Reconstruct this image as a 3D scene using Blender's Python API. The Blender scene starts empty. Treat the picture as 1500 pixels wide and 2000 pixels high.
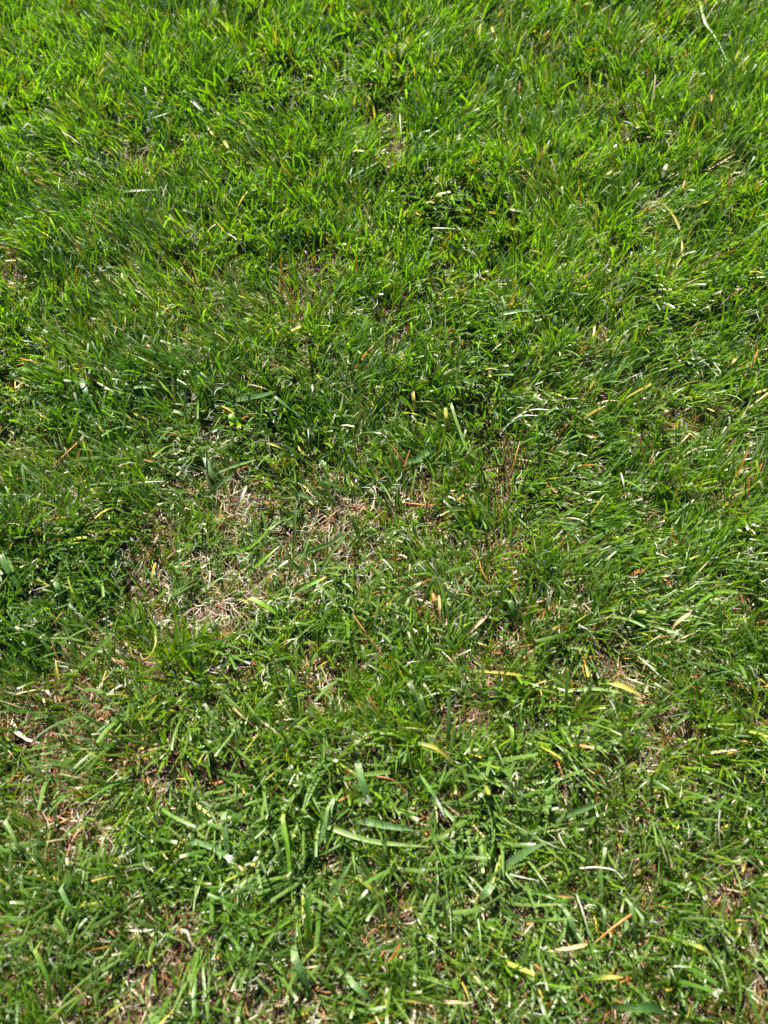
import bpy, math
import numpy as np
from mathutils import Vector, Matrix

rng = np.random.default_rng(20240611)
sc = bpy.context.scene
C = sc.collection
R = math.radians

# ------------------------------------------------------------------ camera, sky, sun, exposure
CAM_H, PITCH, LENS, SENS = 0.60, 62.0, 26.0, 36.0
cam_d = bpy.data.cameras.new('camera')
cam = bpy.data.objects.new('camera', cam_d)
C.objects.link(cam)
cam.location = (0, 0, CAM_H)
cam.rotation_euler = (R(90 - PITCH), 0, 0)
cam_d.sensor_fit = 'VERTICAL'
cam_d.sensor_height = SENS
cam_d.lens = LENS
cam_d.clip_start = 0.01
cam_d.clip_end = 1000
cam_d.dof.use_dof = True
cam_d.dof.focus_distance = 0.70
cam_d.dof.aperture_fstop = 5.5
sc.camera = cam

SUN_EL, SUN_AZ = 52.0, -18.0            # azimuth from +Y, negative = towards -X (left)
w = bpy.data.worlds.new('World')
sc.world = w
w.use_nodes = True
nt = w.node_tree
nt.nodes.clear()
sky = nt.nodes.new('ShaderNodeTexSky')
sky.sky_type = 'NISHITA'
sky.sun_disc = False
sky.sun_elevation = R(SUN_EL)
sky.sun_rotation = R(SUN_AZ)
bg = nt.nodes.new('ShaderNodeBackground')
bg.inputs['Strength'].default_value = 0.05
wo = nt.nodes.new('ShaderNodeOutputWorld')
nt.links.new(sky.outputs[0], bg.inputs[0])
nt.links.new(bg.outputs[0], wo.inputs[0])
sd = bpy.data.lights.new('sun', 'SUN')
sd.energy = 5.0
sd.angle = R(0.5)
sd.color = (1.0, 0.95, 0.84)
sun = bpy.data.objects.new('sun', sd)
C.objects.link(sun)
dv = Vector((math.sin(R(SUN_AZ)) * math.cos(R(SUN_EL)), math.cos(R(SUN_AZ)) * math.cos(R(SUN_EL)), math.sin(R(SUN_EL))))
sun.rotation_euler = dv.to_track_quat('Z', 'Y').to_euler()
sun.location = (0, 0, 5)
sc.view_settings.view_transform = 'Standard'
sc.view_settings.look = 'None'
sc.view_settings.gamma = 1
sc.view_settings.use_curve_mapping = False
sc.view_settings.exposure = 1.9
sc.cycles.use_denoising = False
sc.cycles.max_bounces = 8
sc.cycles.diffuse_bounces = 4
sc.cycles.glossy_bounces = 3
sc.cycles.transmission_bounces = 6
sc.cycles.sample_clamp_indirect = 6

# ------------------------------------------------------------------ pixels of the photo (1500 x 2000) <-> points of the place
FPX = LENS / SENS * 2000.0
cp, sp = math.cos(R(PITCH)), math.sin(R(PITCH))


def at(px, py, z=0.0):
    """point at height z seen at photo pixel px, py (arrays welcome)"""
    u = (np.asarray(px, float) - 750) / FPX
    v = (np.asarray(py, float) - 1000) / FPX
    dx, dy, dz = u, cp - v * sp, -sp - v * cp
    k = (z - CAM_H) / dz
    return np.stack([dx * k, dy * k, np.zeros_like(dx) + z], -1)


def project(P):
    d = P[..., 1] * cp - (P[..., 2] - CAM_H) * sp
    y = -(P[..., 1] * sp + (P[..., 2] - CAM_H) * cp)
    return 750 + FPX * P[..., 0] / d, 1000 + FPX * y / d, d


def vnoise(x, y, cell, seed):
    r = np.random.default_rng(seed).random((256, 256))
    gx, gy = x / cell + 77.3, y / cell + 91.7
    ix, iy = np.floor(gx).astype(int), np.floor(gy).astype(int)
    fx, fy = gx - ix, gy - iy
    fx, fy = fx * fx * (3 - 2 * fx), fy * fy * (3 - 2 * fy)
    ix &= 255
    iy &= 255
    jx, jy = (ix + 1) & 255, (iy + 1) & 255
    return (r[ix, iy] * (1 - fx) + r[jx, iy] * fx) * (1 - fy) + (r[ix, jy] * (1 - fx) + r[jx, jy] * fx) * fy


def blobs(x, y, table, base=0.0):
    """sum of soft elliptical patches given in photo pixels: px, py, radius x, radius y, value"""
    out = np.full_like(x, base)
    px, py, _ = project(np.stack([x, y, np.zeros_like(x) + 0.01], -1))
    front = y > -0.4
    for cx, cy, rx, ry, val in table:
        out += np.where(front, val * np.exp(-(((px - cx) / rx) ** 2 + ((py - cy) / ry) ** 2)), 0)
    return out


# bare / thin places (positive) and lush places (negative)
BARE = [(520, 1040, 220, 110, 0.55), (430, 950, 90, 60, .3), (200, 1160, 90, 60, -.2), (780, 1110, 160, 90, 0.20), (410, 930, 60, 50, 0.31), (400, 1190, 90, 60, 0.42),
        (900, 1210, 110, 70, 0.10), (250, 1380, 260, 80, 0.20), (160, 1500, 170, 80, 0.18), (60, 1620, 110, 100, 0.18),
        (480, 1940, 170, 70, 0.38), (330, 1960, 120, 60, 0.15), (1070, 720, 120, 60, 0.28), (330, 630, 150, 60, 0.27),
        (240, 340, 80, 50, 0.25), (640, 150, 60, 60, 0.21), (860, 960, 120, 50, 0.14), (1130, 1520, 110, 60, 0.34),
        (1110, 1760, 90, 60, 0.31), (70, 900, 90, 50, 0.27), (1240, 1330, 90, 60, 0.25), (450, 560, 120, 40, 0.21),
        (850, 1680, 120, 80, 0.19), (620, 1760, 90, 60, 0.25), (1330, 880, 120, 50, 0.19), (200, 1160, 80, 60, 0.21), (830, 1880, 80, 80, 0.27),
        (380, 780, 260, 70, -.4), (90, 1090, 130, 80, -.4), (1300, 1130, 150, 70, -.3), (680, 1480, 180, 50, -.35), (930, 430, 300, 90, -.2), (450, 1270, 150, 50, -.2)]
# reddish brown dead sheaths
RUST = [(330, 620, 200, 70, .7), (120, 900, 120, 60, .5), (250, 1400, 260, 90, .55), (130, 1480, 190, 100, .65), (830, 640, 100, 60, .6),
        (1080, 720, 150, 60, .6), (880, 1200, 200, 100, .6), (60, 1620, 130, 120, .6), (560, 1950, 250, 60, .4), (700, 1750, 150, 100, .5),
        (900, 470, 100, 60, .4), (1230, 1320, 120, 60, .5), (450, 560, 150, 50, .5), (640, 1080, 150, 80, .3)]
# pale frayed fibres
WISP = [(640, 140, 70, 60, 1.0), (780, 70, 90, 60, .9), (800, 130, 100, 60, .8), (200, 335, 70, 40, 1.0), (560, 1040, 210, 110, 1.0), (420, 1160, 130, 80, 1.0), (650, 1120, 120, 60, .7),
        (620, 220, 80, 40, .5), (1000, 620, 80, 40, .7), (1250, 140, 60, 40, .5), (340, 270, 60, 40, .5), (830, 960, 100, 50, .4), (420, 880, 80, 50, .6),
        (1290, 200, 60, 60, .5), (100, 110, 70, 40, .6), (1010, 60, 70, 60, .5), (1100, 1180, 80, 50, .5), (840, 1390, 90, 50, .4), (470, 1690, 80, 60, .4), (950, 380, 120, 60, .3), (1060, 1540, 60, 60, .6), (250, 1660, 80, 60, .3)]
# broad blue-green leaves
BROAD = [(560, 1620, 430, 260, .75), (1000, 1650, 330, 230, .6), (60, 1120, 140, 120, .7), (480, 840, 220, 70, .5), (600, 1150, 260, 120, .45), (870, 740, 200, 60, .3), (900, 880, 150, 60, .35),
         (990, 620, 100, 60, .5), (200, 800, 140, 80, .35), (1200, 1820, 200, 100, .5), (200, 1850, 300, 140, .5), (840, 1200, 130, 70, .3), (1400, 1250, 140, 120, .25), (1200, 1150, 120, 60, .2),
         (640, 90, 60, 80, .3), (1200, 240, 80, 60, .2)]
# bright yellowish patches
LIME = [(800, 1500, 1100, 650, .20), (900, 1450, 220, 60, .6), (1180, 600, 260, 110, .4), (1000, 300, 300, 120, .35), (500, 1270, 140, 60, .4), (700, 540, 300, 80, .35), (120, 200, 160, 120, .3), (1350, 1480, 160, 100, .4), (150, 1560, 200, 80, .4), (820, 1310, 140, 60, .45),
        (1300, 1150, 140, 80, .25), (1400, 120, 150, 120, .3), (400, 800, 250, 60, -.6), (80, 1100, 140, 80, -.7), (700, 760, 200, 60, -.3), (850, 290, 160, 60, -.4), (340, 730, 160, 50, -.3)]
# ground relief in metres
MOUND = [(380, 740, 330, 60, .009), (800, 760, 200, 60, .006), (560, 1060, 260, 90, -.010), (1150, 1130, 250, 80, .008), (650, 1450, 350, 60, .010), (80, 1050, 150, 70, .010),
         (650, 1720, 300, 60, -.006), (900, 350, 300, 50, .010), (300, 480, 250, 40, .008), (1250, 560, 250, 40, .008), (1350, 1400, 150, 70, .006), (400, 1880, 250, 60, .003)]
def gaps(x, y):
    """small thin places between the tufts"""
    return .6 * np.clip((vnoise(x, y, .020, 41) * .5 + vnoise(x, y, .010, 42) * .5 - .54) * 5, 0, 1)


# which way blades lean on the ground: px, py, rx, ry, direction x, y, strength
LEAN = [(1250, 1150, 300, 160, 1.0, .10, 1.1), (1350, 850, 260, 200, .9, .35, .75), (1350, 500, 260, 200, .8, .35, .45), (1250, 1500, 280, 130, .9, -.2, .7), (1000, 1280, 160, 100, .8, -.3, .6),
        (150, 760, 220, 90, -.7, .3, .5), (300, 900, 220, 80, -.8, .25, .5), (150, 1250, 160, 120, .1, .8, .3), (120, 450, 200, 150, -.6, .3, .35), (100, 80, 200, 120, -.5, .5, .4),
        (650, 1640, 260, 160, .1, -1.0, .6), (1100, 1800, 260, 120, .2, -.9, .5), (480, 850, 160, 70, .3, -.9, .5), (250, 1600, 220, 120, .2, -.8, .4), (700, 1480, 160, 60, .5, -.6, .4), (450, 1280, 140, 60, -.2, .9, .4), (1400, 1800, 160, 160, .7, .4, .5), (80, 1850, 160, 120, -.5, .6, .4)]


def ground_z(x, y):
    z = 0.010 * (vnoise(x, y, .16, 5) - .5) + 0.006 * (vnoise(x, y, .055, 6) - .5) + 0.002 * (vnoise(x, y, .015, 7) - .5)
    return z + blobs(x, y, MOUND)


def lean_field(x, y):
    px, py, _ = project(np.stack([x, y, np.zeros_like(x) + 0.01], -1))
    lx = (vnoise(x, y, .11, 11) - .5) * .9 + (vnoise(x, y, .035, 13) - .5) * 1.3
    ly = (vnoise(x, y, .11, 12) - .5) * .9 + (vnoise(x, y, .035, 14) - .5) * 1.3
    front = y > -.4
    for cx, cy, rx, ry, dx, dy, s in LEAN:
        g = np.where(front, s * np.exp(-(((px - cx) / rx) ** 2 + ((py - cy) / ry) ** 2)), 0)
        lx = lx + g * dx * .45
        ly = ly + g * dy * .45
    return lx, ly


# ------------------------------------------------------------------ materials
def leaf_material(name, rough, spec, trans_tint, trans_max, vein=True):
    m = bpy.data.materials.new(name)
    m.use_nodes = True
    t = m.node_tree
    t.nodes.clear()
    N, L = t.nodes.new, t.links.new
    out = N('ShaderNodeOutputMaterial')
    vc = N('ShaderNodeVertexColor')
    vc.layer_name = 'Col'
    geo = N('ShaderNodeNewGeometry')
    noi = N('ShaderNodeTexNoise')
    noi.inputs['Scale'].default_value = 420
    noi.inputs['Detail'].default_value = 3
    L(geo.outputs['Position'], noi.inputs['Vector'])
    mr = N('ShaderNodeMapRange')
    mr.inputs[1].default_value = .25
    mr.inputs[2].default_value = .75
    mr.inputs[3].default_value = .72
    mr.inputs[4].default_value = 1.22
    L(noi.outputs[0], mr.inputs[0])
    mul = N('ShaderNodeVectorMath')
    mul.operation = 'SCALE'
    L(vc.outputs['Color'], mul.inputs[0])
    L(mr.outputs[0], mul.inputs['Scale'])
    col = mul.outputs[0]
    nrm = None
    if vein:
        uv = N('ShaderNodeUVMap')
        uv.uv_map = 'UVMap'
        sx = N('ShaderNodeSeparateXYZ')
        L(uv.outputs[0], sx.inputs[0])
        mm = N('ShaderNodeMath')
        mm.operation = 'MULTIPLY'
        mm.inputs[1].default_value = 2 * math.pi * 2.5
        L(sx.outputs[0], mm.inputs[0])
        s = N('ShaderNodeMath')
        s.operation = 'SINE'
        L(mm.outputs[0], s.inputs[0])
        r2 = N('ShaderNodeMapRange')
        r2.inputs[1].default_value = -1
        r2.inputs[2].default_value = 1
        r2.inputs[3].default_value = .86
        r2.inputs[4].default_value = 1.1
        L(s.outputs[0], r2.inputs[0])
        m2 = N('ShaderNodeVectorMath')
        m2.operation = 'SCALE'
        L(col, m2.inputs[0])
        L(r2.outputs[0], m2.inputs['Scale'])
        col = m2.outputs[0]
    pb = N('ShaderNodeBsdfPrincipled')
    L(col, pb.inputs['Base Color'])
    rr = N('ShaderNodeMapRange')
    rr.inputs[3].default_value = rough - .08
    rr.inputs[4].default_value = rough + .14
    L(noi.outputs[0], rr.inputs[0])
    L(rr.outputs[0], pb.inputs['Roughness'])
    pb.inputs['Specular IOR Level'].default_value = spec
    tr = N('ShaderNodeBsdfTranslucent')
    tm = N('ShaderNodeVectorMath')
    tm.operation = 'MULTIPLY'
    tm.inputs[1].default_value = trans_tint
    L(col, tm.inputs[0])
    L(tm.outputs[0], tr.inputs['Color'])
    if nrm:
        L(nrm, pb.inputs['Normal'])
    mix = N('ShaderNodeMixShader')
    fm = N('ShaderNodeMath')
    fm.operation = 'MULTIPLY'
    fm.inputs[1].default_value = trans_max
    L(vc.outputs['Alpha'], fm.inputs[0])
    L(fm.outputs[0], mix.inputs[0])
    L(pb.outputs[0], mix.inputs[1])
    L(tr.outputs[0], mix.inputs[2])
    L(mix.outputs[0], out.inputs[0])
    return m


M_FINE = leaf_material('fine grass leaf', .39, .42, (1.7, 2.0, .2), .40)
M_BROAD = leaf_material('broad grass leaf', .38, .44, (1.6, 1.9, .25), .34)
M_DRY = leaf_material('dry straw', .55, .4, (1.25, 1.1, .8), .35, vein=True)


def ground_material():
    m = bpy.data.materials.new('damp brown soil and thatch')
    m.use_nodes = True
    t = m.node_tree
    t.nodes.clear()
    N, L = t.nodes.new, t.links.new
    out = N('ShaderNodeOutputMaterial')
    pb = N('ShaderNodeBsdfPrincipled')
    tc = N('ShaderNodeNewGeometry')
    n1 = N('ShaderNodeTexNoise')
    n1.inputs['Scale'].default_value = 90
    n1.inputs['Detail'].default_value = 8
    L(tc.outputs['Position'], n1.inputs['Vector'])
    cr = N('ShaderNodeValToRGB')
    e = cr.color_ramp.elements
    e[0].position, e[0].color = .3, (.018, .010, .007, 1)
    e[1].position, e[1].color = .72, (.10, .055, .032, 1)
    x = cr.color_ramp.elements.new(.5)
    x.color = (.055, .028, .017, 1)
    L(n1.outputs[0], cr.inputs[0])
    n2 = N('ShaderNodeTexNoise')
    n2.inputs['Scale'].default_value = 2.2
    n2.inputs['Detail'].default_value = 10
    L(tc.outputs['Position'], n2.inputs['Vector'])
    c2 = N('ShaderNodeValToRGB')
    e = c2.color_ramp.elements
    e[0].position, e[0].color = .35, (.03, .075, .012, 1)
    e[1].position, e[1].color = .7, (.08, .14, .03, 1)
    L(n2.outputs[0], c2.inputs[0])
    # far from here the sheet reads as lawn seen from afar
    ln = N('ShaderNodeVectorMath')
    ln.operation = 'LENGTH'
    L(tc.outputs['Position'], ln.inputs[0])
    mr = N('ShaderNodeMapRange')
    mr.inputs[1].default_value = 2.2
    mr.inputs[2].default_value = 3.6
    L(ln.outputs['Value'], mr.inputs[0])
    mx = N('ShaderNodeMixRGB')
    L(mr.outputs[0], mx.inputs[0])
    L(cr.outputs[0], mx.inputs[1])
    L(c2.outputs[0], mx.inputs[2])
    L(mx.outputs[0], pb.inputs['Base Color'])
    pb.inputs['Roughness'].default_value = .9
    bp = N('ShaderNodeBump')
    bp.inputs['Strength'].default_value = .8
    bp.inputs['Distance'].default_value = .002
    L(n1.outputs[0], bp.inputs['Height'])
    L(bp.outputs[0], pb.inputs['Normal'])
    L(pb.outputs[0], out.inputs[0])
    return m


# ------------------------------------------------------------------ mesh writers
def grid_mesh(name, P, COL, U, mat):
    """P (n, s, k, 3) ribbons of s rings by k points; COL (n, s, 4); U (k)"""
    n, s, k, _ = P.shape
    me = bpy.data.meshes.new(name)
    me.vertices.add(n * s * k)
    me.vertices.foreach_set('co', P.astype(np.float32).ravel())
    q = (s - 1) * (k - 1)
    i, j = np.meshgrid(np.arange(s - 1), np.arange(k - 1), indexing='ij')
    a = (i * k + j).ravel()
    face = np.stack([a, a + 1, a + k + 1, a + k], -1)
    F = (face[None] + (np.arange(n) * s * k)[:, None, None]).reshape(-1)
    me.loops.add(n * q * 4)
    me.loops.foreach_set('vertex_index', F.astype(np.int32))
    me.polygons.add(n * q)
    me.polygons.foreach_set('loop_start', (np.arange(n * q) * 4).astype(np.int32))
    me.polygons.foreach_set('use_smooth', np.ones(n * q, bool))
    me.update(calc_edges=True)
    ca = me.color_attributes.new('Col', 'FLOAT_COLOR', 'POINT')
    c = np.repeat(COL[:, :, None, :], k, 2)
    ca.data.foreach_set('color', c.astype(np.float32).ravel())
    uvl = me.uv_layers.new(name='UVMap')
    vu = np.stack(np.broadcast_arrays(np.asarray(U)[None, None, :], np.linspace(0, 1, s)[None, :, None]), -1)
    vu = np.broadcast_to(vu, (n, s, k, 2)).reshape(-1, 2)
    uvl.data.foreach_set('uv', vu[F].astype(np.float32).ravel())
    me.materials.append(mat)
    return me


def blades(base, length, width, az, lean0, lean1, curl, twist0, twist1, prof, segs, fold):
    """many ribbons at once: az = heading, lean0/lean1 = tilt from vertical at root and tip, curl = turn of heading,
    prof (n, segs+1) width profile; fold > 0 makes a V section of three points"""
    n = len(length)
    s = segs + 1
    tt = np.linspace(0, 1, s)[None, :]
    le = lean0[:, None] + (lean1 - lean0)[:, None] * tt ** 1.3
    hd = az[:, None] + curl[:, None] * tt
    T = np.stack([np.sin(le) * np.cos(hd), np.sin(le) * np.sin(hd), np.cos(le)], -1)
    step = (length / segs)[:, None, None]
    mid = (T[:, 1:] + T[:, :-1]) / 2 * step
    A = np.concatenate([np.zeros((n, 1, 3)), np.cumsum(mid, 1)], 1) + base[:, None, :]
    side = np.stack([-np.sin(hd), np.cos(hd), np.zeros_like(hd)], -1)
    nor = np.cross(side, T)
    tw = twist0[:, None] + (twist1 - twist0)[:, None] * tt
    sd_ = side * np.cos(tw)[..., None] + nor * np.sin(tw)[..., None]
    up = np.cross(T, sd_)
    wv = (width[:, None] * prof)[..., None] / 2
    if fold > 0:
        P = np.stack([A - sd_ * wv, A + up * wv * fold, A + sd_ * wv], 2)
    else:
        P = np.stack([A - sd_ * wv, A + sd_ * wv], 2)
    return P, A


def link(name, me, label, cat, kind, parent=None, group=None):
    o = bpy.data.objects.new(name, me)
    C.objects.link(o)
    if parent is not None:
        o.parent = parent
    if label:
        o['label'] = label
    if cat:
        o['category'] = cat
    if kind:
        o['kind'] = kind
    if group:
        o['group'] = group
    return o


def mixc(a, b, t):
    return a * (1 - t) + b * t


def jitter(n, amt):
    return rng.normal(0, amt, n)


# ------------------------------------------------------------------ the ground: one sheet to the horizon
def axis_points(lo, hi):
    far = [2.0, 2.6, 4, 7, 14, 30, 80, 200, 450]
    core = np.arange(lo, hi + 1e-6, .012)
    a = [-f for f in far[::-1] if -f < lo - .1]
    return np.array(a + list(core) + [f for f in far if f > hi + .1])


gx, gy = axis_points(-.95, .95), axis_points(-.35, 1.65)
X, Y = np.meshgrid(gx, gy, indexing='ij')
Z = np.where((np.abs(X) < 3) & (np.abs(Y) < 3), ground_z(X, Y), 0) - .001
me = bpy.data.meshes.new('ground')
nv = X.size
i, j = np.meshgrid(np.arange(len(gx) - 1), np.arange(len(gy) - 1), indexing='ij')
a = (i * len(gy) + j).ravel()
fa = np.stack([a, a + len(gy), a + len(gy) + 1, a + 1], -1)
me.from_pydata(np.stack([X, Y, Z], -1).reshape(-1, 3).tolist(), [], fa.tolist())
me.polygons.foreach_set('use_smooth', np.ones(len(fa), bool))
me.materials.append(ground_material())
link('ground', me, 'damp reddish brown soil showing between the grass blades of the lawn', 'ground', 'structure')

# ------------------------------------------------------------------ hero blades (drawn later) claim their place first
HERO = []          # filled below: every entry is one blade, stalk or thread that stands out in the photo
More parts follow.
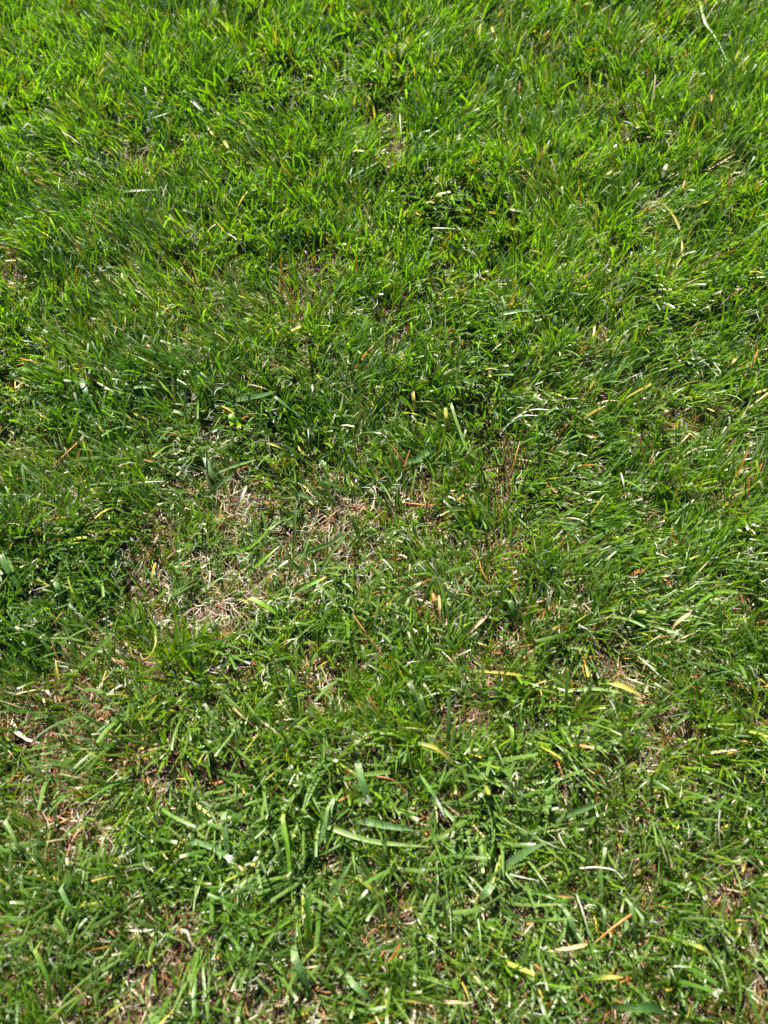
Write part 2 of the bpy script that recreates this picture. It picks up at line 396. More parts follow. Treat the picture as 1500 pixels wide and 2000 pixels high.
# kind, width in photo px, "x,y x,y ..." along the blade, height at its root mm, height at its tip mm, label
#  g green  b blue-green  p pale green  l lime  d dark green  y yellow  o orange  t tan  w white  s grey-white thread
HERO_ROWS = '''
b|7|677,98 658,74 640,48 625,33|10|46|straight pale green blade with a cut white tip in tall grass at the top
b|10|373,194 395,214 420,238|34|20|short flat blue-green blade with a pointed tip in the upper left grass
p|7|678,386 680,352 700,336 740,316|12|36|pale blade arching right beside a smaller upright one above the centre
b|6|679,385 680,352 688,326|10|34|upright light green blade bowed next to the pale arching one above the centre
g|4|330,219 290,232 250,250|40|26|thin straight green blade lying across upper left grass tips
y|6|404,246 416,262 431,271|30|22|short orange and yellow dying blade bent above dark soil at upper left
y|7|437,274 446,290 451,303|28|22|bright yellow stub of blade just right of a bent orange one at upper left
b|7|240,374 275,371 312,371|26|24|flat pale blade lying level below the whitish bare spot at upper left
p|6|357,409 376,416 400,432|30|20|narrow pale blade with rounded end pointing down right, upper left grass
s|3|445,456 462,468 480,493|28|16|white dry thread hanging between green blades left of centre top
o|5|632,452 641,470 655,494|24|12|slim orange dead blade sloping down right, above the centre of the lawn
s|4|722,424 727,436 724,450|20|14|tiny twisted whitish curl beside a dark gap above the centre
w|4|781,222 783,254 787,286|40|16|straight white dry stick standing upright in the upper middle grass
w|6|1217,271 1230,262 1236,248 1231,240 1218,236|16|38|white dry ribbon curled back like a hook at upper right
y|5|1312,528 1330,502 1332,470 1324,438 1308,410 1290,396 1268,391 1256,404|4|30|tall yellowing blade arched over with its pale tip hanging, upper right
b|8|1264,478 1264,440 1270,404|8|40|upright blue-green blade under the tip of the arched yellowing one
p|7|1276,166 1296,132 1325,94 1372,44|16|40|large pale glossy blade sloping up right in the top right corner area
l|6|1366,0 1376,40 1398,72 1420,118|36|28|bright out of focus green blade crossing the glossy one at top right
t|6|1370,334 1398,322 1435,301|22|30|dead tan leaf folded along its length near the right edge, upper part
t|4|1118,327 1140,330 1150,338 1158,352|30|18|narrow tan blade bent over at its tip at upper right of centre
y|6|960,52 964,64 966,79|38|28|short orange-yellow blade tip standing near the top edge, right of centre
o|5|1390,184 1390,198 1387,212|32|22|small orange upright blade tip at right, above the folded tan leaf
o|6|1338,354 1334,368 1327,384|32|20|orange dead tip leaning beside two pale cut blades at upper right
l|7|995,407 1018,412 1046,416|30|26|bright green blade lying nearly level at right of centre top
w|8|1303,320 1297,332 1295,347|36|22|wide pale cut blade tip standing by an orange one at upper right
p|6|1349,357 1349,338 1346,319|14|36|narrow pale cut blade near the right side, level with the folded tan leaf
d|12|1150,281 1166,246 1180,215|10|46|broad dark green blade leaning up right, upper right of centre
w|5|845,446 866,446 888,447|28|26|short flat white strip lying level on grass above the centre
p|7|260,757 278,755 302,759|30|26|short pale curved blade on the dark tussock at left
b|13|464,780 486,776 510,772 538,764|22|30|broad blade striped by shadows lying across the dark tussock at left
l|13|450,808 458,820 468,834|36|24|stubby bright blade with a torn white fringe on the dark tussock|F
b|9|338,802 352,806 362,813 371,823|32|20|blunt glossy blade drooping right at left side of the dark tussock
d|8|536,774 566,796 594,822 624,872|34|18|long dark green blade running down right below the dark tussock
y|6|518,864 536,869 558,879|24|18|folded yellow-green blade lying below the dark tussock, above the bare patch
w|4|602,838 603,856 602,873|26|14|short bright white spike pointing down just above the bare patch
w|5|610,752 611,764 609,778|34|26|narrow upright blade tip going white above orange, left of centre
y|6|576,866 590,882 612,900|20|16|orange and yellow split blade above the bare patch, right of a white spike
b|13|400,893 410,920 424,948|26|14|broad grey-green blade sloping down right at the top of the bare patch
b|12|410,962 430,944 456,926|12|24|broad grey-green blade sloping up right, meeting another in a V by the bare patch
p|8|424,922 462,908 506,896|18|24|long pale straight blade sloping up right over the bare patch's upper edge
w|5|270,943 304,941 322,940|22|22|long thin whitish blade lying level left of the bare patch
d|14|158,740 170,772 187,802|26|14|wide dark green blade in the deep tussock near the left edge
t|4|80,808 78,826 62,846|26|14|thin tan stem curving down near the left edge, mid height
o|6|160,858 138,878 106,908|22|14|rusty forked dead blade lying near the left edge, mid height
w|5|190,747 212,760 236,776|30|20|slim white-tipped blade pointing up left out of the left tussock
s|3|1072,801 1044,800 1018,809 985,838|34|14|grey-white dry thread arching left, right of the centre
s|3|1050,812 1020,812 1000,822 976,850|28|12|second grey-white thread lying under the longer arching one, right of centre
b|9|980,613 1020,606 1062,606|28|28|flat silvery blade lying level in the grey star of leaves right of centre
b|7|1004,622 990,608 980,578|20|34|silvery blade pointing up left in the grey star of leaves right of centre
b|10|1083,652 1082,634 1085,616|14|32|pale round-ended blade standing just right of the grey star of leaves
w|5|1184,638 1186,606 1182,592 1177,585|12|38|slender white blade hooked at its tip, right of centre in the lawn
y|7|1440,696 1430,708 1416,722|32|20|yellow blade leaning near the right edge at one third height
g|6|1270,752 1305,770 1330,802|34|16|green blade arching over and down right, at right third of the lawn
t|5|1345,850 1334,862 1322,878|28|16|tan-yellow blade tip sloping near the right edge, mid height
g|7|880,786 896,836 916,882 950,904 994,916|28|12|very long green blade sweeping down right through the middle
b|16|790,903 816,896 846,874|18|24|wide pale blade with rounded end lying just right of the centre
o|5|790,982 830,986 876,984|12|12|bundle-like reddish straw blade lying level below the centre
l|9|814,1022 820,1004 823,984|10|26|bright lime blade tip standing up below the centre, by reddish straw
s|4|1213,924 1218,944 1220,966|28|18|crooked white thread in the right third, mid height
y|8|806,762 808,780 811,802|26|14|pale yellow cut stub standing upright just right of the centre line
o|3|1016,862 1006,896 995,936|30|12|thin reddish brown stick leaning in the grass right of the middle
y|9|870,796 872,816 877,838|26|14|cream-yellow cut stub, the right one of two in the middle
g|15|150,1306 180,1276 222,1236|8|36|broad dark blade sloping up right, alone near the left edge below middle
l|8|430,1082 462,1077 488,1068 510,1050 540,1012|10|28|curved green runner with a brown root end lying on the bare patch
l|8|488,1116 516,1092 545,1066|10|22|straight pale green runner joint lying below the curved one on bare patch
b|9|580,1084 610,1074 650,1058 684,1034|14|28|long blade rising right across straw in the bare patch
p|9|624,1120 650,1076 688,1028|10|30|long pale blade crossing another like an X in the bare patch
b|8|575,1066 575,1030 579,978|8|26|upright narrow blade standing in the bare patch
y|12|582,1150 606,1140 638,1126|12|24|thick folded green blade with a yellow end at the foot of the bare patch
b|11|564,970 584,965 602,972 622,985|16|18|broad blade arched like a bridge at the top of the bare patch
w|6|482,948 472,970 461,989|22|14|bright white shiny cut blade at the upper left of the bare patch
l|11|490,1168 520,1184 556,1212|26|14|vivid green blade sloping down right under the bare patch
y|5|470,1170 484,1178 490,1202|22|12|curved cream blade with a brown edge below the bare patch
y|4|302,1234 304,1254 296,1276 280,1288 274,1274|30|22|thin yellow-green stem looped like a hook at left, below middle
b|14|108,1134 114,1152 122,1172|28|16|short blunt grey-green blade hanging down near the left edge
o|4|122,1196 112,1208 97,1226|22|14|short orange stick below the blunt grey-green blade at left
y|9|108,1360 112,1324 108,1288|10|30|yellow withered blade with a pale twisted top near the left edge
t|5|455,1382 474,1400 496,1418|26|12|pinkish white dry stalk sloping down right, left of centre in lower half
o|3|688,1198 718,1240 752,1284|26|14|long thin orange stem sloping down right at the middle below the bare patch
d|15|0,1082 20,1122 52,1168|32|14|very wide dark blue-green blade entering at the left edge
o|8|845,1158 848,1172 849,1192|24|14|orange-tan dry blade, the shorter of a close pair below the middle
t|6|857,1162 859,1186 856,1218|24|10|long tan dry blade, the taller of a close pair below the middle
o|4|936,1096 946,1124 970,1156|28|12|bent orange blade right of the dry pair below the middle
t|9|950,1202 930,1222 904,1248|26|14|tan withered leaf folded like paper, below the middle to the right
y|13|1192,1332 1222,1342 1252,1358|26|24|large bright straw-yellow dead leaf lying at right in the lower half
o|4|1188,1336 1200,1322 1216,1314|22|32|tan stalk rising right from the base of the large straw-yellow leaf
p|8|1108,1350 1150,1345 1200,1350 1256,1362|18|22|long pale green blade lying level under the large straw-yellow leaf
w|5|1246,1282 1270,1302 1289,1320 1310,1334|30|16|long white dry stalk sloping down right above the large straw-yellow leaf
w|5|1222,1324 1250,1334 1280,1344|18|14|pinkish white straw right beside the top of the straw-yellow leaf
o|9|1256,1112 1238,1120 1225,1138|28|18|crumpled orange and cream leaf in the combed grass at right
t|8|1349,1196 1322,1216 1304,1242|32|12|seed-shaped cream leaf tip on a long stem at right, lower half
l|9|1442,1156 1400,1156 1372,1172 1348,1194|26|20|bright green blade arching left near the right edge, lower half
s|3|1130,1220 1152,1234 1166,1262|28|16|fine white thread curving down through combed grass at right of centre
y|7|930,1310 980,1314 1052,1323|20|20|long cream-yellow blade lying level, left of the straw-yellow leaf
y|9|824,1452 852,1462 888,1488|30|18|bright yellow-green blade lying on the sunny tussock below middle
l|11|1000,1424 1000,1452 1001,1482|32|16|short stout bright green blade pointing down on the sunny tussock
p|8|984,1397 1006,1406 1028,1421|28|18|pale blade tip sloping down right above the sunny tussock
d|13|996,1174 1004,1192 1012,1216|30|14|broad dark green blade hanging down, right of the dry tan pair
b|8|1069,1216 1068,1188 1071,1160|10|32|upright blue-green blade at right of centre below the middle
p|9|10,1604 22,1626 34,1650 56,1668|30|14|long pale blade bent to the right near the left edge in lower part
b|13|436,1596 441,1640 444,1702|32|12|wide glossy pale blade hanging straight down, left of centre near bottom
b|13|380,1644 412,1654 448,1676|22|28|broad blade ending in a torn white tassel, left of centre near bottom|F
l|11|552,1598 562,1660 566,1710 572,1772|40|14|long bright green blade reaching far down, left of centre near bottom
p|9|536,1636 544,1666 553,1702|30|14|pale blade with a white tip just left of the long bright one
t|7|466,1690 478,1704 494,1722|20|10|tan pointed dead blade beside the torn white tassel near bottom
p|9|640,1578 624,1640 606,1702|34|14|slim yellow-green blade leaning left in the bottom centre
b|17|700,1496 708,1530 721,1568|34|26|wide blade cut square with a frayed white edge, bottom centre|F
w|8|820,1512 852,1560 872,1602|36|16|long blade turning bright white toward its lower end, bottom centre right
g|10|662,1522 710,1513 762,1508|24|32|straight green blade lying level over the square-cut blade
o|5|736,1516 766,1523 793,1545|26|16|brown curved stem arching right of the square-cut blade
b|17|712,1604 752,1612 812,1622|22|26|wide dark blue-green blade lying level in bottom centre
p|12|648,1618 700,1636 748,1646 840,1654|20|24|long blade with silvery streaks lying under the dark blue-green one
b|10|650,1564 634,1622 610,1678|30|12|narrow glossy blade leaning down left in bottom centre
l|14|600,1838 602,1780 608,1728|12|52|thick bright blade rising toward the lens near the bottom
b|12|645,1752 662,1722 686,1684|14|34|flat grey-green blade sloping up right near the bottom, left of centre
b|20|576,1872 588,1896 606,1936|40|20|broad blue-green leaf out of focus close to the bottom edge
g|12|68,1856 88,1900 106,1952|38|22|long blurred green blade in the bottom left corner
b|11|118,1736 134,1768 156,1806|34|16|glossy blade sloping down right near the left edge at bottom
w|6|350,1812 366,1822 372,1838 388,1856|26|12|white shiny blade bent in the middle, lower left
w|6|250,1816 276,1818 302,1815|18|20|short cream chip with a brown end lying level, lower left
l|11|508,1824 540,1812 578,1790|16|28|bright blade rising right in the lower left centre
b|15|690,1922 708,1938 732,1958|32|18|pointed blue-green leaf near the bottom edge at middle
o|7|1234,1786 1200,1810 1164,1840|30|26|bright orange-brown dry stick lying over green blades, lower right
t|9|1148,1844 1112,1852 1068,1858|16|18|tan dry blade with a cream end left of the orange-brown stick
w|5|1126,1746 1140,1786 1152,1832|24|12|pale straight dry stem above the orange-brown stick
b|11|1110,1786 1120,1812 1129,1840|26|12|narrow blade sloping down beside the pale dry stem, lower right
b|9|1232,1766 1239,1804 1244,1840|32|12|blunt narrow blade hanging just right of the orange-brown stick's upper end
b|9|1254,1792 1256,1814 1255,1840|28|12|rounded pale blade end, rightmost of a row of hanging blades lower right
b|8|1181,1782 1180,1804 1178,1828|26|12|short hanging blade crossed by shadow above the orange-brown stick
b|10|1224,1806 1220,1822 1215,1838|20|12|hanging blade under the orange-brown stick, between two longer ones
y|9|1046,1744 1082,1748 1122,1753|20|22|green blade ending bright orange, lying level in lower right
b|16|1088,1598 1130,1584 1178,1566|20|30|large light leaf rising right, in the lower right half
b|18|992,1688 1026,1664 1066,1645|18|32|largest broad grey-green leaf, right of centre near the bottom
b|20|960,1728 950,1742 937,1758|30|24|short triangular leaf tip in shade, right of centre near bottom
s|3|1406,1582 1404,1620 1408,1666|36|12|two joined white fibres hanging straight down near the right edge
s|4|1132,1696 1166,1694 1200,1700 1216,1716|24|24|grey-brown dry thread arching level in the lower right
s|3|996,1708 1030,1716 1048,1720 1056,1733|24|20|fine thread ending in a pale curled tip, right of centre near bottom
y|11|782,1952 814,1956 850,1963|24|24|yellow-green broad blade lying level at the bottom edge
t|7|868,1958 890,1957 912,1960|22|24|short tan stick at the bottom edge right of a yellow-green blade
d|22|1243,1970 1272,1968 1308,1982|44|40|big soft dark leaf very near the lens at the bottom edge, right
y|10|1172,1910 1194,1908 1218,1909|26|28|cream-yellow blade piece lying level near the bottom, right
o|6|1045,1884 1058,1896 1074,1910|24|16|thin orange bent stem near the bottom, right of centre
y|8|1354,1844 1372,1852 1392,1866|26|18|yellow blade sloping down right near the bottom right corner
'''


def catmull(P, m):
    P = np.asarray(P, float)
    Q = np.vstack([2 * P[0] - P[1], P, 2 * P[-1] - P[-2]])
    seg = np.linalg.norm(np.diff(P, axis=0), axis=1)
    cum = np.concatenate([[0], np.cumsum(seg)]) / seg.sum()
    out = []
    for t in np.linspace(0, 1, m):
        k = min(np.searchsorted(cum, t, 'right') - 1, len(P) - 2)
        u = (t - cum[k]) / (cum[k + 1] - cum[k])
        a, b, c, d = Q[k:k + 4]
        out.append(.5 * (2 * b + (c - a) * u + (2 * a - 5 * b + 4 * c - d) * u * u + (3 * b - a - 3 * c + d) * u ** 3))
    return np.array(out)


HC = {  # root colour, middle colour, tip colour, translucency
    'g': ((.18, .24, .05), (.075, .165, .012), (.085, .175, .015), 1),
    'd': ((.10, .18, .05), (.036, .10, .014), (.04, .11, .016), .9),
    'l': ((.20, .30, .06), (.12, .24, .015), (.13, .25, .02), 1),
    'b': ((.15, .22, .09), (.085, .165, .045), (.10, .18, .055), .8),
    'p': ((.20, .28, .10), (.15, .23, .06), (.24, .29, .12), .8),
    'y': ((.12, .20, .03), (.34, .28, .05), (.50, .38, .14), .6),
    'o': ((.22, .09, .03), (.36, .15, .035), (.40, .24, .09), .4),
    't': ((.30, .17, .08), (.42, .29, .14), (.50, .39, .24), .35),
    'w': ((.18, .22, .08), (.48, .46, .34), (.66, .64, .54), .35),
    's': ((.42, .38, .28), (.60, .58, .50), (.72, .70, .64), .3),
}
HNAME = {'g': ('grass_blade', 'grass blade', 'green blades standing out of the lawn'),
         'y': ('yellow_grass_blade', 'dying blade', 'yellow dying blades in the lawn'),
         'o': ('orange_dead_stem', 'dead stem', 'orange and brown dead stems in the lawn'),
         't': ('dry_straw_blade', 'dry blade', 'dry tan blades in the lawn'),
         'w': ('bleached_grass_blade', 'bleached blade', 'bleached white blades in the lawn'),
         's': ('dry_grass_fibre', 'grass fibre', 'loose dry threads in the lawn')}
for k_ in 'dlbp':
    HNAME[k_] = HNAME['g']
hero_zbuf = np.full((2000 // 2, 1500 // 2), -1.0)
for row in HERO_ROWS.strip().splitlines():
    f = row.split('|')
    kind, wpx = f[0], float(f[1])
    pts = np.array([[float(v) for v in p.split(',')] for p in f[2].split()])
    h0, h1 = float(f[3]) / 1000, float(f[4]) / 1000
    m = 15
    px = catmull(pts, m)
    tt = np.linspace(0, 1, m)
    hz = h0 + (h1 - h0) * tt + .004 * np.sin(tt * np.pi)
    gz = ground_z(*at(px[:, 0], px[:, 1], .01)[:, :2].T)
    A = at(px[:, 0], px[:, 1], hz + gz * .7)
    _, _, dep = project(A)
    wid = wpx * .78 * dep / FPX
    HERO.append(dict(kind=kind, A=A, px=px, dep=dep, wid=wid, wpx=wpx, label=f[5], fray=len(f) > 6))
    for q in np.linspace(0, m - 1, m * 6):
        k = int(q)
        k2 = min(k + 1, m - 1)
        x_, y_ = px[k] + (px[k2] - px[k]) * (q - k)
        r_ = max(1, int(wpx * .35 / 2))
        x_, y_ = int(x_ / 2), int(y_ / 2)
        sl = hero_zbuf[max(0, y_ - r_):y_ + r_ + 1, max(0, x_ - r_):x_ + r_ + 1]
        sl[...] = np.maximum(sl, dep[k])


def clear_of_heroes(P, keep_prob=.12):
    """drop the crowd's blades that grow right through the blades that stand out"""
    n = P.shape[0]
    V = P.reshape(n, -1, 3)
    x, y, d = project(V)
    xi = np.clip((x / 2).astype(int), 0, 749)
    yi = np.clip((y / 2).astype(int), 0, 999)
    ok = (x >= 0) & (x < 1500) & (y >= 0) & (y < 2000)
    hit = (ok & (hero_zbuf[yi, xi] > d)).any(1)
    return ~hit | (rng.random(n) < keep_prob)


# ------------------------------------------------------------------ where the individually shaped lawn lies: cells of 0.2 m
CELL = .2
cells = set()
for ix in range(-6, 6):
    for iy in range(-2, 8):
        yc = (iy + .5) * CELL
        half = .258 + (yc + .07) / 1.23 * .30 + .15
        if abs((ix + .5) * CELL) < half + .05 and -.3 < yc < 1.42:
            cells.add((ix, iy))
cells_arr = np.array(sorted(cells))


def scatter(density, boxes=None):
    n = int(density * CELL * CELL * len(cells_arr))
    c = cells_arr[rng.integers(0, len(cells_arr), n)]
    return (c[:, 0] + rng.random(n)) * CELL, (c[:, 1] + rng.random(n)) * CELL


def scatter_tile(density):
    n = int(density * .16)
    return rng.random(n) * .4, rng.random(n) * .4


def fine_grass(x, y, tile=False):
    """shoots of one to five narrow blades"""
    z0 = np.zeros_like(x)
    bare = z0 + .1 if tile else np.clip(blobs(x, y, BARE) + gaps(x, y) + .15 * (vnoise(x, y, .05, 21) - .5), -.5, .9)
    broad = z0 if tile else blobs(x, y, BROAD)
    clump = vnoise(x, y, .014, 22) * .7 + vnoise(x, y, .04, 23) * .3
    keep = rng.random(len(x)) < np.clip(1.25 - .85 * bare - .10 * broad, .42, 1) * np.clip(.22 + 1.7 * (clump - .25), .10, 1)
    x, y, bare = x[keep], y[keep], bare[keep]
    nb = rng.integers(2, 6, len(x))
    idx = np.repeat(np.arange(len(x)), nb)
    shoot_az = rng.random(len(x)) * 2 * np.pi
    n = len(idx)
    X_, Y_ = x[idx] + jitter(n, .0016), y[idx] + jitter(n, .0016)
    G = ground_z(X_, Y_) if not tile else np.zeros(n)
    lx, ly = lean_field(X_, Y_) if not tile else (np.full(n, .15), np.full(n, .1))
    tall = vnoise(X_, Y_, .05, 25) * .6 + vnoise(X_, Y_, .02, 26) * .4
    az = shoot_az[idx] + np.where(rng.random(n) < .5, 0, np.pi) + jitter(n, .6)
    spread = np.abs(rng.normal(.42, .22, n)) * (1 - .35 * np.clip(Y_, 0, 1))
    tx, ty = np.sin(spread) * np.cos(az) + lx * .75, np.sin(spread) * np.sin(az) + ly * .75
    lean1 = np.arctan(np.hypot(tx, ty)) * 1.25
    az = np.arctan2(ty, tx)
    flat = rng.random(n) < .22 + .35 * np.clip(bare[idx], 0, 1)
    lean0 = np.where(flat, lean1 * .7 + .45, lean1 * .45)
    lean1 = lean1 + rng.random(n) * .75 + flat * .5
    yy = np.clip(Y_, 0, 1.2)
    L_ = (.025 + .016 * tall + .016 * yy) * rng.uniform(.55, 1.25, n) * np.where(flat, .9, 1) * (1 - .35 * np.clip(bare[idx], 0, 1))
    W_ = rng.uniform(.0008, .0020, n) * (1 + .55 * np.clip(Y_, 0, 1.2)) * (1 - .25 * np.clip(bare[idx], 0, 1))
    lean1 = np.clip(lean1, 0, 1.75)
    s = 5
    t_ = np.linspace(0, 1, s + 1)[None]
    cut = rng.random(n) < .45
    prof = np.where(cut[:, None], np.clip(1.05 - .25 * t_ ** 2, 0, 1), np.clip(1.08 - t_ ** 2.4, 0.04, 1)) * (.65 + .35 * np.minimum(1, t_ * 3))
    P, A = blades(np.stack([X_, Y_, G], -1), L_, W_, az, lean0, lean1, jitter(n, .5), jitter(n, .5), jitter(n, 1.0), prof, s, 0)
    # colours
    lime = np.clip((vnoise(X_, Y_, .03, 31) - .5) * .6 + (0 if tile else blobs(X_, Y_, LIME)) + jitter(n, .3) + .25, 0, 1)[:, None]
    dark = np.array([.044, .104, .006])
    mid = np.array([.136, .230, .009])
    c1 = mixc(dark, mid, lime)
    c1 = c1 * rng.uniform(.75, 1.25, (n, 1))
    grey = (rng.random(n) < .14)[:, None]
    c1 = np.where(grey, np.array([.10, .18, .060]) * rng.uniform(.8, 1.3, (n, 1)), c1)
    bb = np.clip(bare[idx], 0, 1)[:, None] * rng.random((n, 1))
    c1 = mixc(c1, np.array([.15, .21, .08]), bb * .8)
    dead = rng.random(n) < .030 + .12 * np.clip(bare[idx], 0, 1)
    kinds = np.array([[.42, .32, .06], [.34, .13, .035], [.48, .37, .22], [.55, .53, .40]])[rng.choice(4, n, p=[.14, .30, .40, .16])]
    c1 = np.where(dead[:, None], kinds * rng.uniform(.7, 1.1, (n, 1)), c1)
    root = np.where(dead[:, None], kinds * .6, mixc(np.array([.30, .30, .14]), c1, .45))
    rusty = rng.random(n) < .25
    root = np.where(rusty[:, None], np.array([.26, .12, .05]), root)
    tipc = np.where((cut & (rng.random(n) < .16))[:, None], np.array([.42, .41, .32]), c1 * 1.06)
    half_y = rng.random(n) < .014
    tipc = np.where(half_y[:, None], np.array([.55, .38, .07]), tipc)
    COL = np.ones((n, s + 1, 4))
    tt_ = t_[0]
    wr = np.clip(1 - tt_ * 3.2, 0, 1)[None, :, None]
    wt = np.clip((tt_ - .88) / .12, 0, 1)[None, :, None]
    wt = np.where(half_y[:, None, None], np.clip((tt_ - .45) / .4, 0, 1)[None, :, None], wt)
    COL[..., :3] = c1[:, None] * (1 - wr) * (1 - wt) + root[:, None] * wr + tipc[:, None] * wt
    COL[..., 3] = np.where(dead, .5, 1)[:, None] * (1 - .7 * wt[..., 0] * np.where(half_y | (tipc[:, 0] > .35), 1, 0)[:, None])
    k = np.ones(n, bool) if tile else clear_of_heroes(P)
    return P[k], COL[k], A[k], cut[k]


def broad_grass(x, y):
    bare = np.clip(blobs(x, y, BARE), -.4, 1)
    bd = blobs(x, y, BROAD)
    keep = rng.random(len(x)) < np.clip(.10 + .95 * bd - .25 * bare, .03, 1)
    x, y = x[keep], y[keep]
    idx = np.repeat(np.arange(len(x)), rng.integers(2, 5, len(x)))
    X_, Y_ = x[idx] + jitter(len(idx), .002), y[idx] + jitter(len(idx), .002)
    n = len(X_)
    lx, ly = lean_field(X_, Y_)
    az = (rng.random(len(x)) * 2 * np.pi)[idx] + np.where(rng.random(n) < .5, 0, np.pi) + jitter(n, .55)
    sp_ = np.abs(rng.normal(.75, .3, n))
    tx, ty = np.sin(sp_) * np.cos(az) + lx * .9, np.sin(sp_) * np.sin(az) + ly * .9
    az = np.arctan2(ty, tx)
    lean1 = np.arctan(np.hypot(tx, ty)) * 1.25
    lean0 = lean1 * .6
    lean1 = np.clip(lean1 + rng.random(n) * .8, 0, 1.72)
    L_ = rng.uniform(.022, .054, n)
    W_ = rng.uniform(.0015, .0034, n)
    s = 7
    t_ = np.linspace(0, 1, s + 1)[None]
    cut = rng.random(n) < .38
    prof = np.where(cut[:, None], np.clip(1.02 - .30 * t_ ** 2, 0, 1), np.clip(1.05 - t_ ** 2.0, 0.04, 1)) * (.6 + .4 * np.minimum(1, t_ * 3))
    P, A = blades(np.stack([X_, Y_, ground_z(X_, Y_) + .001], -1), L_, W_, az, lean0, lean1, jitter(n, .3), jitter(n, .35), jitter(n, .6), prof, s, .28)
    g = rng.random((n, 1))
    c1 = mixc(np.array([.046, .110, .008]), np.array([.112, .182, .038]), g) * rng.uniform(.85, 1.15, (n, 1))
    yel = rng.random(n) < .008
    c1 = np.where(yel[:, None], np.array([.34, .36, .06]), c1)
    root = mixc(c1, np.array([.34, .34, .2]), .45)
    tipc = np.where((cut & (rng.random(n) < .2))[:, None], np.array([.52, .52, .36]), c1)
    COL = np.ones((n, s + 1, 4))
    tt_ = t_[0]
    wr = np.clip(1 - tt_ * 3, 0, 1)[None, :, None]
    wt = np.clip((tt_ - .93) / .07, 0, 1)[None, :, None]
    COL[..., :3] = c1[:, None] * (1 - wr) * (1 - wt) + root[:, None] * wr + tipc[:, None] * wt
    COL[..., 3] = .85
    k = clear_of_heroes(P)
    return P[k], COL[k], A[k], cut[k]


def straw(x, y, tile=False):
    """dead thatch lying on the soil"""
    bare = np.zeros_like(x) + .1 if tile else np.clip(blobs(x, y, BARE) + gaps(x, y), 0, 1)
    rust = np.zeros_like(x) + .3 if tile else np.clip(blobs(x, y, RUST), 0, 1)
    keep = rng.random(len(x)) < np.clip(.34 + .9 * bare, 0, 1)
    X_, Y_, bare, rust = x[keep], y[keep], bare[keep], rust[keep]
    n = len(X_)
    az = rng.random(n) * 2 * np.pi
    z0 = rng.random(n) ** 1.5 * (.006 + .006 * bare)
    G = 0 if tile else ground_z(X_, Y_)
    lean0 = rng.normal(1.45, .16, n)
    lean1 = lean0 + rng.normal(.1, .25, n)
    L_ = rng.uniform(.006, .03, n)
    W_ = rng.uniform(.0003, .0011, n) * np.where(rng.random(n) < .10, 2.4, 1)
    s = 3
    prof = np.ones((n, s + 1)) * np.array([.7, 1, .95, .45])
    P, A = blades(np.stack([X_, Y_, G + z0 + .001], -1), L_, W_, az, lean0, lean1, jitter(n, .9), jitter(n, .7), jitter(n, .9), prof, s, 0)
    P[..., 2] = np.maximum(P[..., 2], (0 if tile else np.min(ground_z(P[..., 0], P[..., 1]))) if tile else P[..., 2])
    pal = np.array([[.52, .40, .25], [.62, .52, .38], [.42, .27, .15], [.30, .11, .045], [.50, .22, .07], [.58, .56, .46]])
    r_ = rng.random(n)
    cls = np.where(r_ < .28, 0, np.where(r_ < .46, 1, np.where(r_ < .68, 2, np.where(r_ < .84, 3, np.where(r_ < .93, 4, 5)))))
    cls = np.where(rng.random(n) < rust * .55, rng.choice([2, 3, 4, 4], n), cls)
    cc = pal[cls] * rng.uniform(.28, .70, (n, 1))
    COL = np.ones((n, s + 1, 4))
    COL[..., :3] = cc[:, None]
    COL[..., 3] = .6
    k = np.ones(n, bool) if tile else clear_of_heroes(P)
    return P[k], COL[k]


def sheaths(x, y):
    """short upright rust, pink and cream stem bases between the blades"""
    bare = np.clip(blobs(x, y, BARE), 0, 1)
    rust = np.clip(blobs(x, y, RUST), 0, 1)
    keep = rng.random(len(x)) < .22 + .6 * np.maximum(np.maximum(bare * .6, rust), gaps(x, y) * .8)
    X_, Y_, rust = x[keep], y[keep], rust[keep]
    n = len(X_)
    s = 3
    prof = np.ones((n, s + 1)) * np.array([.8, 1, .9, .3])
    l0 = np.abs(jitter(n, .5))
    P, A = blades(np.stack([X_, Y_, ground_z(X_, Y_)], -1), rng.uniform(.007, .022, n), rng.uniform(.0006, .0015, n), rng.random(n) * 6.283,
                  l0, l0 + jitter(n, .7), jitter(n, .8), jitter(n, 1), jitter(n, 1), prof, s, 0)
    pal = np.array([[.40, .17, .06], [.54, .27, .08], [.55, .40, .26], [.20, .08, .04], [.62, .48, .16]])
    cc = pal[rng.choice(5, n, p=[.30, .20, .22, .18, .10])] * rng.uniform(.7, 1.15, (n, 1))
    COL = np.ones((n, s + 1, 4))
    COL[..., :3] = cc[:, None]
    COL[..., 3] = .6
    k = clear_of_heroes(P)
    return P[k], COL[k]


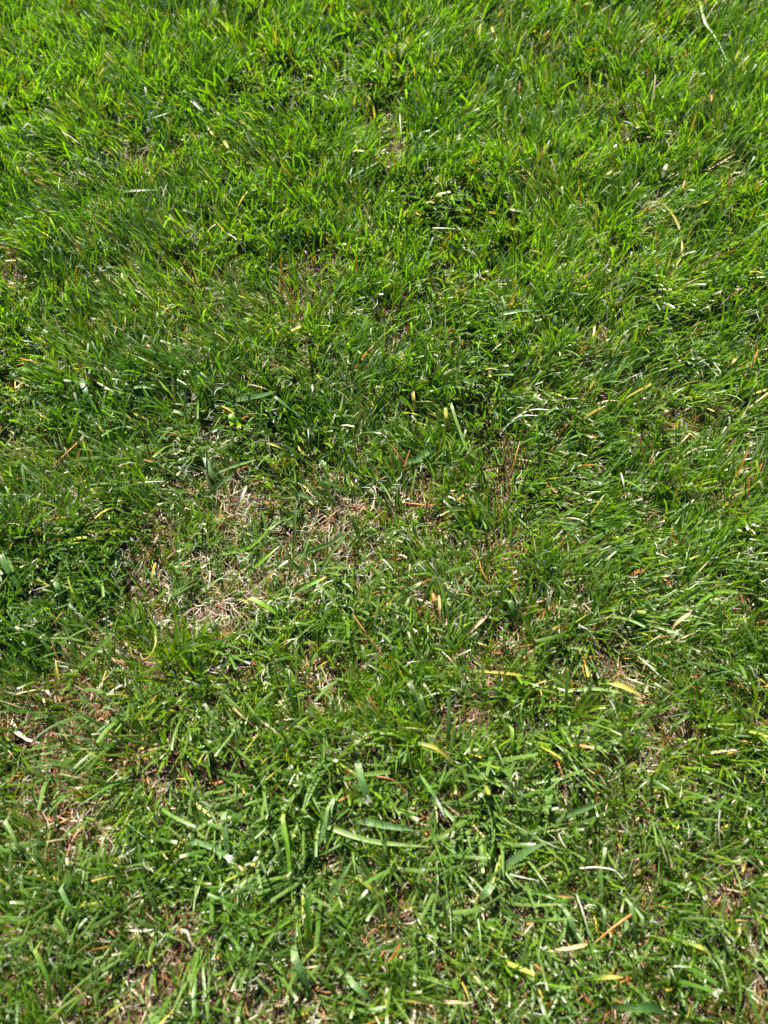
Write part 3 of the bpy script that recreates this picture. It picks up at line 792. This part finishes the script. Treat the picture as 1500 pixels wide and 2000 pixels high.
def wisps(x, y, tips):
    """frayed whitish fibres: in nests where the mower tore the leaves, and at the tips of cut blades"""
    d = np.clip(blobs(x, y, WISP), 0, 1)
    keep = rng.random(len(x)) < (.05 + .5 * d)
    x, y, d = x[keep], y[keep], d[keep]
    nb = rng.integers(3, 8, len(x))
    idx = np.repeat(np.arange(len(x)), nb)
    n1 = len(idx)
    hz = rng.uniform(.006, .036, len(x)) * (1 - .45 * np.clip(blobs(x, y, BARE), 0, 1))
    B = np.stack([x, y, ground_z(x, y) + hz], -1)[idx] + jitter(n1, .0012)[:, None]
    m2 = len(tips)
    nb2 = rng.integers(2, 4, m2)
    idx2 = np.repeat(np.arange(m2), nb2)
    B = np.concatenate([B, tips[idx2] + rng.normal(0, .0004, (len(idx2), 3))])
    n = len(B)
    L_ = np.concatenate([rng.uniform(.003, .014, n1), rng.uniform(.0012, .0045, n - n1)])
    s = 4
    prof = np.ones((n, s + 1)) * np.array([1, 1, .85, .65, .3])
    base_az = rng.random(len(x)) * 6.283
    az = np.concatenate([base_az[idx] + jitter(n1, .8), rng.random(n - n1) * 6.283])
    l0 = np.abs(rng.normal(.9, .5, n))
    P, A = blades(B, L_, rng.uniform(.00025, .0006, n), az, l0, l0 + rng.normal(.3, .6, n), rng.normal(0, .8, n), jitter(n, 1), jitter(n, 1), prof, s, 0)
    COL = np.ones((n, s + 1, 4))
    COL[..., :3] = (np.array([.50, .49, .38]) * rng.uniform(.5, 1.1, (n, 1)))[:, None]
    COL[..., 3] = .5
    k = clear_of_heroes(P)
    return P[k], COL[k]


x, y = scatter(45000)
Pf, Cf, Af, cutf = fine_grass(x, y)
link('fine_grass', grid_mesh('fine_grass', Pf, Cf, [0, 1], M_FINE), 'short bright green fine-leaved lawn grass covering the whole ground', 'grass', 'stuff')
x, y = scatter(9600)
Pb, Cb, Ab, cutb = broad_grass(x, y)
link('broad_leaved_grass', grid_mesh('broad_leaved_grass', Pb, Cb, [0, .5, 1], M_BROAD), 'wider blue-green blunt-cut blades mixed through the fine lawn grass', 'grass', 'stuff')
x, y = scatter(100000)
Ps, Cs = straw(x, y)
link('dry_thatch', grid_mesh('dry_thatch', Ps, Cs, [0, 1], M_DRY), 'dead tan and brown straw lying on the soil between blades', 'thatch', 'stuff')
x, y = scatter(45000)
Ph, Ch = sheaths(x, y)
link('dead_grass_stubble', grid_mesh('dead_grass_stubble', Ph, Ch, [0, 1], M_DRY), 'short rust and cream stem bases among the grass roots', 'stubble', 'stuff')
tf = Af[cutf][:, -1][rng.random(cutf.sum()) < .05]
tb = Ab[cutb][:, -1][rng.random(cutb.sum()) < .22]
x, y = scatter(17000)
Pw, Cw = wisps(x, y, np.concatenate([tf, tb]))
link('frayed_grass_fibres', grid_mesh('frayed_grass_fibres', Pw, Cw, [0, 1], M_DRY), 'whitish torn fibres in small nests and on mown blade tips', 'grass fibres', 'stuff')
print('tris', sum(len(o.data.polygons) * 2 for o in C.objects if o.type == 'MESH'))
print('blades', len(Pf), 'broad', len(Pb), 'straw', len(Ps), 'stubble', len(Ph), 'wisps', len(Pw))

# ------------------------------------------------------------------ the lawn goes on past the frame: one object, tiles of grass instanced
x, y = scatter_tile(15000)
Pt, Ct, _, _ = fine_grass(x, y, tile=True)
tile_me = grid_mesh('lawn_tile', Pt, Ct, [0, 1], M_FINE)
tile_ob = bpy.data.objects.new('lawn_tile', tile_me)
pts = []
for ix in range(-20, 20):
    for iy in range(-16, 24):
        if (ix, iy) in cells:
            continue
        if ix % 2 == 0 and iy % 2 == 0 and not any((ix + a_, iy + b_) in cells for a_ in (0, 1) for b_ in (0, 1)):
            pts.append((ix * CELL, iy * CELL, 0))
        elif any(((ix // 2) * 2 + a_, (iy // 2) * 2 + b_) in cells for a_ in (0, 1) for b_ in (0, 1)):
            pts.append((ix * CELL - .1, iy * CELL - .1, 0))
pm = bpy.data.meshes.new('surrounding_lawn')
pm.from_pydata(pts, [], [])
so = link('surrounding_lawn', pm, 'the same green lawn grass going on outside the picture', 'grass', 'stuff')
ng = bpy.data.node_groups.new('lawn_tiles', 'GeometryNodeTree')
ng.interface.new_socket('Geometry', in_out='INPUT', socket_type='NodeSocketGeometry')
ng.interface.new_socket('Geometry', in_out='OUTPUT', socket_type='NodeSocketGeometry')
gi, go = ng.nodes.new('NodeGroupInput'), ng.nodes.new('NodeGroupOutput')
oi = ng.nodes.new('GeometryNodeObjectInfo')
oi.inputs['Object'].default_value = tile_ob
ip = ng.nodes.new('GeometryNodeInstanceOnPoints')
ng.links.new(gi.outputs[0], ip.inputs['Points'])
ng.links.new(oi.outputs['Geometry'], ip.inputs['Instance'])
ng.links.new(ip.outputs[0], go.inputs[0])
md = so.modifiers.new('tiles', 'NODES')
md.node_group = ng

# ------------------------------------------------------------------ the blades, stems and threads that stand out, one object each
for h in HERO:
    kind, A, wid = h['kind'], h['A'], h['wid']
    name, cat, group = HNAME[kind]
    m = len(A)
    tt = np.linspace(0, 1, m)
    T = np.gradient(A, axis=0)
    T /= np.linalg.norm(T, axis=1)[:, None]
    rooted = kind in 'gdlbpy'
    up = np.array([rng.normal(0, .25), rng.normal(-.35, .25), 1.0])
    toc = np.array([0, 0, CAM_H]) - A
    toc /= np.linalg.norm(toc, axis=1)[:, None]
    n_ = up[None] * .6 + toc * .6
    S = np.cross(T, n_)
    S /= np.linalg.norm(S, axis=1)[:, None]
    N_ = np.cross(S, T)
    col = np.array([HC[kind][0], HC[kind][1], HC[kind][2]])
    vary = rng.uniform(.85, 1.15)
    if rooted:
        # the blade goes on down to its root in the soil
        r0 = A[0] - T[0] * .008
        g0 = float(ground_z(np.array([r0[0]]), np.array([r0[1]]))[0])
        dirn = -T[0][:2] / (np.hypot(*T[0][:2]) + 1e-6)
        root = np.array([A[0][0] + dirn[0] * .008, A[0][1] + dirn[1] * .008, min(g0, A[0][2] - .002)])
        mid = (root + A[0]) / 2 + np.array([dirn[0] * .003, dirn[1] * .003, 0])
        A2 = np.vstack([root, mid, A])
        S2 = np.vstack([S[0], S[0], S])
        N2 = np.vstack([N_[0], N_[0], N_])
        W2 = np.concatenate([[wid[0] * .6, wid[0] * .85], wid])
        tt2 = np.concatenate([[0, 0], tt])
    else:
        A2, S2, N2, W2, tt2 = A, S, N_, wid, tt
    M_ = len(A2)
    if kind == 's' or (kind == 'o' and h['wpx'] < 8) or (kind in 'wt' and h['wpx'] < 5.5):
        k = 6
        ang = np.linspace(0, 2 * np.pi, k, endpoint=True)
        taper = np.clip(1.05 - .55 * tt2, 0, 1) * (1 + .12 * np.sin(tt2 * 23 + rng.random() * 6))
        Rr = (W2 * taper / 2)[:, None, None]
        P = A2[:, None] + Rr * (S2[:, None] * np.cos(ang)[None, :, None] + N2[:, None] * np.sin(ang)[None, :, None] * .7)
        U = np.linspace(0, 1, k)
    else:
        blunt = h['fray'] or 'cut' in h['label'] or 'blunt' in h['label'] or 'round' in h['label'] or 'stub' in h['label']
        pr = np.clip(1.02 - (.14 if blunt else .93) * tt2 ** (6 if blunt else 3.2), .06, 1)
        if not rooted:
            pr *= np.clip(.35 + tt2 * 6, 0, 1)
        pr *= 1 + .05 * np.sin(tt2 * 17 + rng.random() * 6)
        fold = rng.uniform(.12, .35) * (1.6 if 'fold' in h['label'] else 1)
        tw = np.cumsum(rng.normal(0, .02, M_)) + rng.normal(0, .15)
        Sd = S2 * np.cos(tw)[:, None] + N2 * np.sin(tw)[:, None]
        Nd = -S2 * np.sin(tw)[:, None] + N2 * np.cos(tw)[:, None]
        hw = (W2 * pr / 2)[:, None]
        P = np.stack([A2 - Sd * hw, A2 - Sd * hw * .5 - Nd * hw * fold * .55, A2 - Nd * hw * fold, A2 + Sd * hw * .5 - Nd * hw * fold * .55, A2 + Sd * hw], 1)
        U = np.array([0, .25, .5, .75, 1])
    wr = np.clip(1 - tt2 * 4, 0, 1)[:, None]
    wt = np.clip((tt2 - .8) / .2, 0, 1)[:, None]
    mc = col[1] * vary
    cc = mc * (1 - wr) * (1 - wt) + col[0] * wr + col[2] * wt
    if 'white tip' in h['label'] or h['fray'] or 'white-tipped' in h['label']:
        wt = np.clip((tt2 - .88) / .1, 0, 1)[:, None]
        cc = cc * (1 - wt) + np.array([.72, .72, .62]) * wt
    if 'ending bright orange' in h['label']:
        wt = np.clip((tt2 - .55) / .2, 0, 1)[:, None]
        cc = np.array([.10, .24, .03]) * (1 - wt) + np.array([.62, .26, .04]) * wt
    if 'yellow end' in h['label']:
        wt = np.clip((tt2 - .75) / .2, 0, 1)[:, None]
        cc = np.array([.11, .25, .03]) * (1 - wt) + np.array([.6, .42, .10]) * wt
    if 'white toward' in h['label']:
        wt = np.clip((tt2 - .5) / .2, 0, 1)[:, None]
        cc = np.array([.12, .25, .05]) * (1 - wt) + np.array([.8, .8, .72]) * wt
    COL = np.concatenate([cc, np.full((M_, 1), HC[kind][3])], 1)
    base = A2[0].copy()
    mat = M_BROAD if rooted and kind != 'y' else M_DRY
    me = grid_mesh(name, (P - base)[None], COL[None], U, mat)
    ob = link(name, me, h['label'], cat, None, group=group)
    ob.location = base
    if h['fray']:
        nfi = 9
        tipw = wid[-1] * .45
        B = A[-1] + S[-1] * (np.linspace(-1, 1, nfi) * tipw)[:, None] - T[-1] * .0006
        az = np.arctan2(T[-1][1], T[-1][0]) + rng.normal(0, .35, nfi)
        l0 = np.full(nfi, math.acos(np.clip(T[-1][2], -1, 1)))
        Lf = rng.uniform(.0012, .0035, nfi) * (2.2 if 'tassel' in h['label'] else 1)
        Pq, _ = blades(B, Lf, rng.uniform(.0002, .00045, nfi), az, l0, l0 + rng.normal(0, .4, nfi), rng.normal(0, .7, nfi), jitter(nfi, .4), jitter(nfi, .6), np.ones((nfi, 6)) * np.array([1, 1, .9, .8, .6, .3]), 5, 0)
        CQ = np.ones((nfi, 6, 4))
        CQ[..., :3] = np.array([.55, .55, .48])
        CQ[..., 3] = .4
        ft = link('frayed_tip', grid_mesh('frayed_tip', Pq - base, CQ, [0, 1], M_DRY), None, None, None, parent=ob)
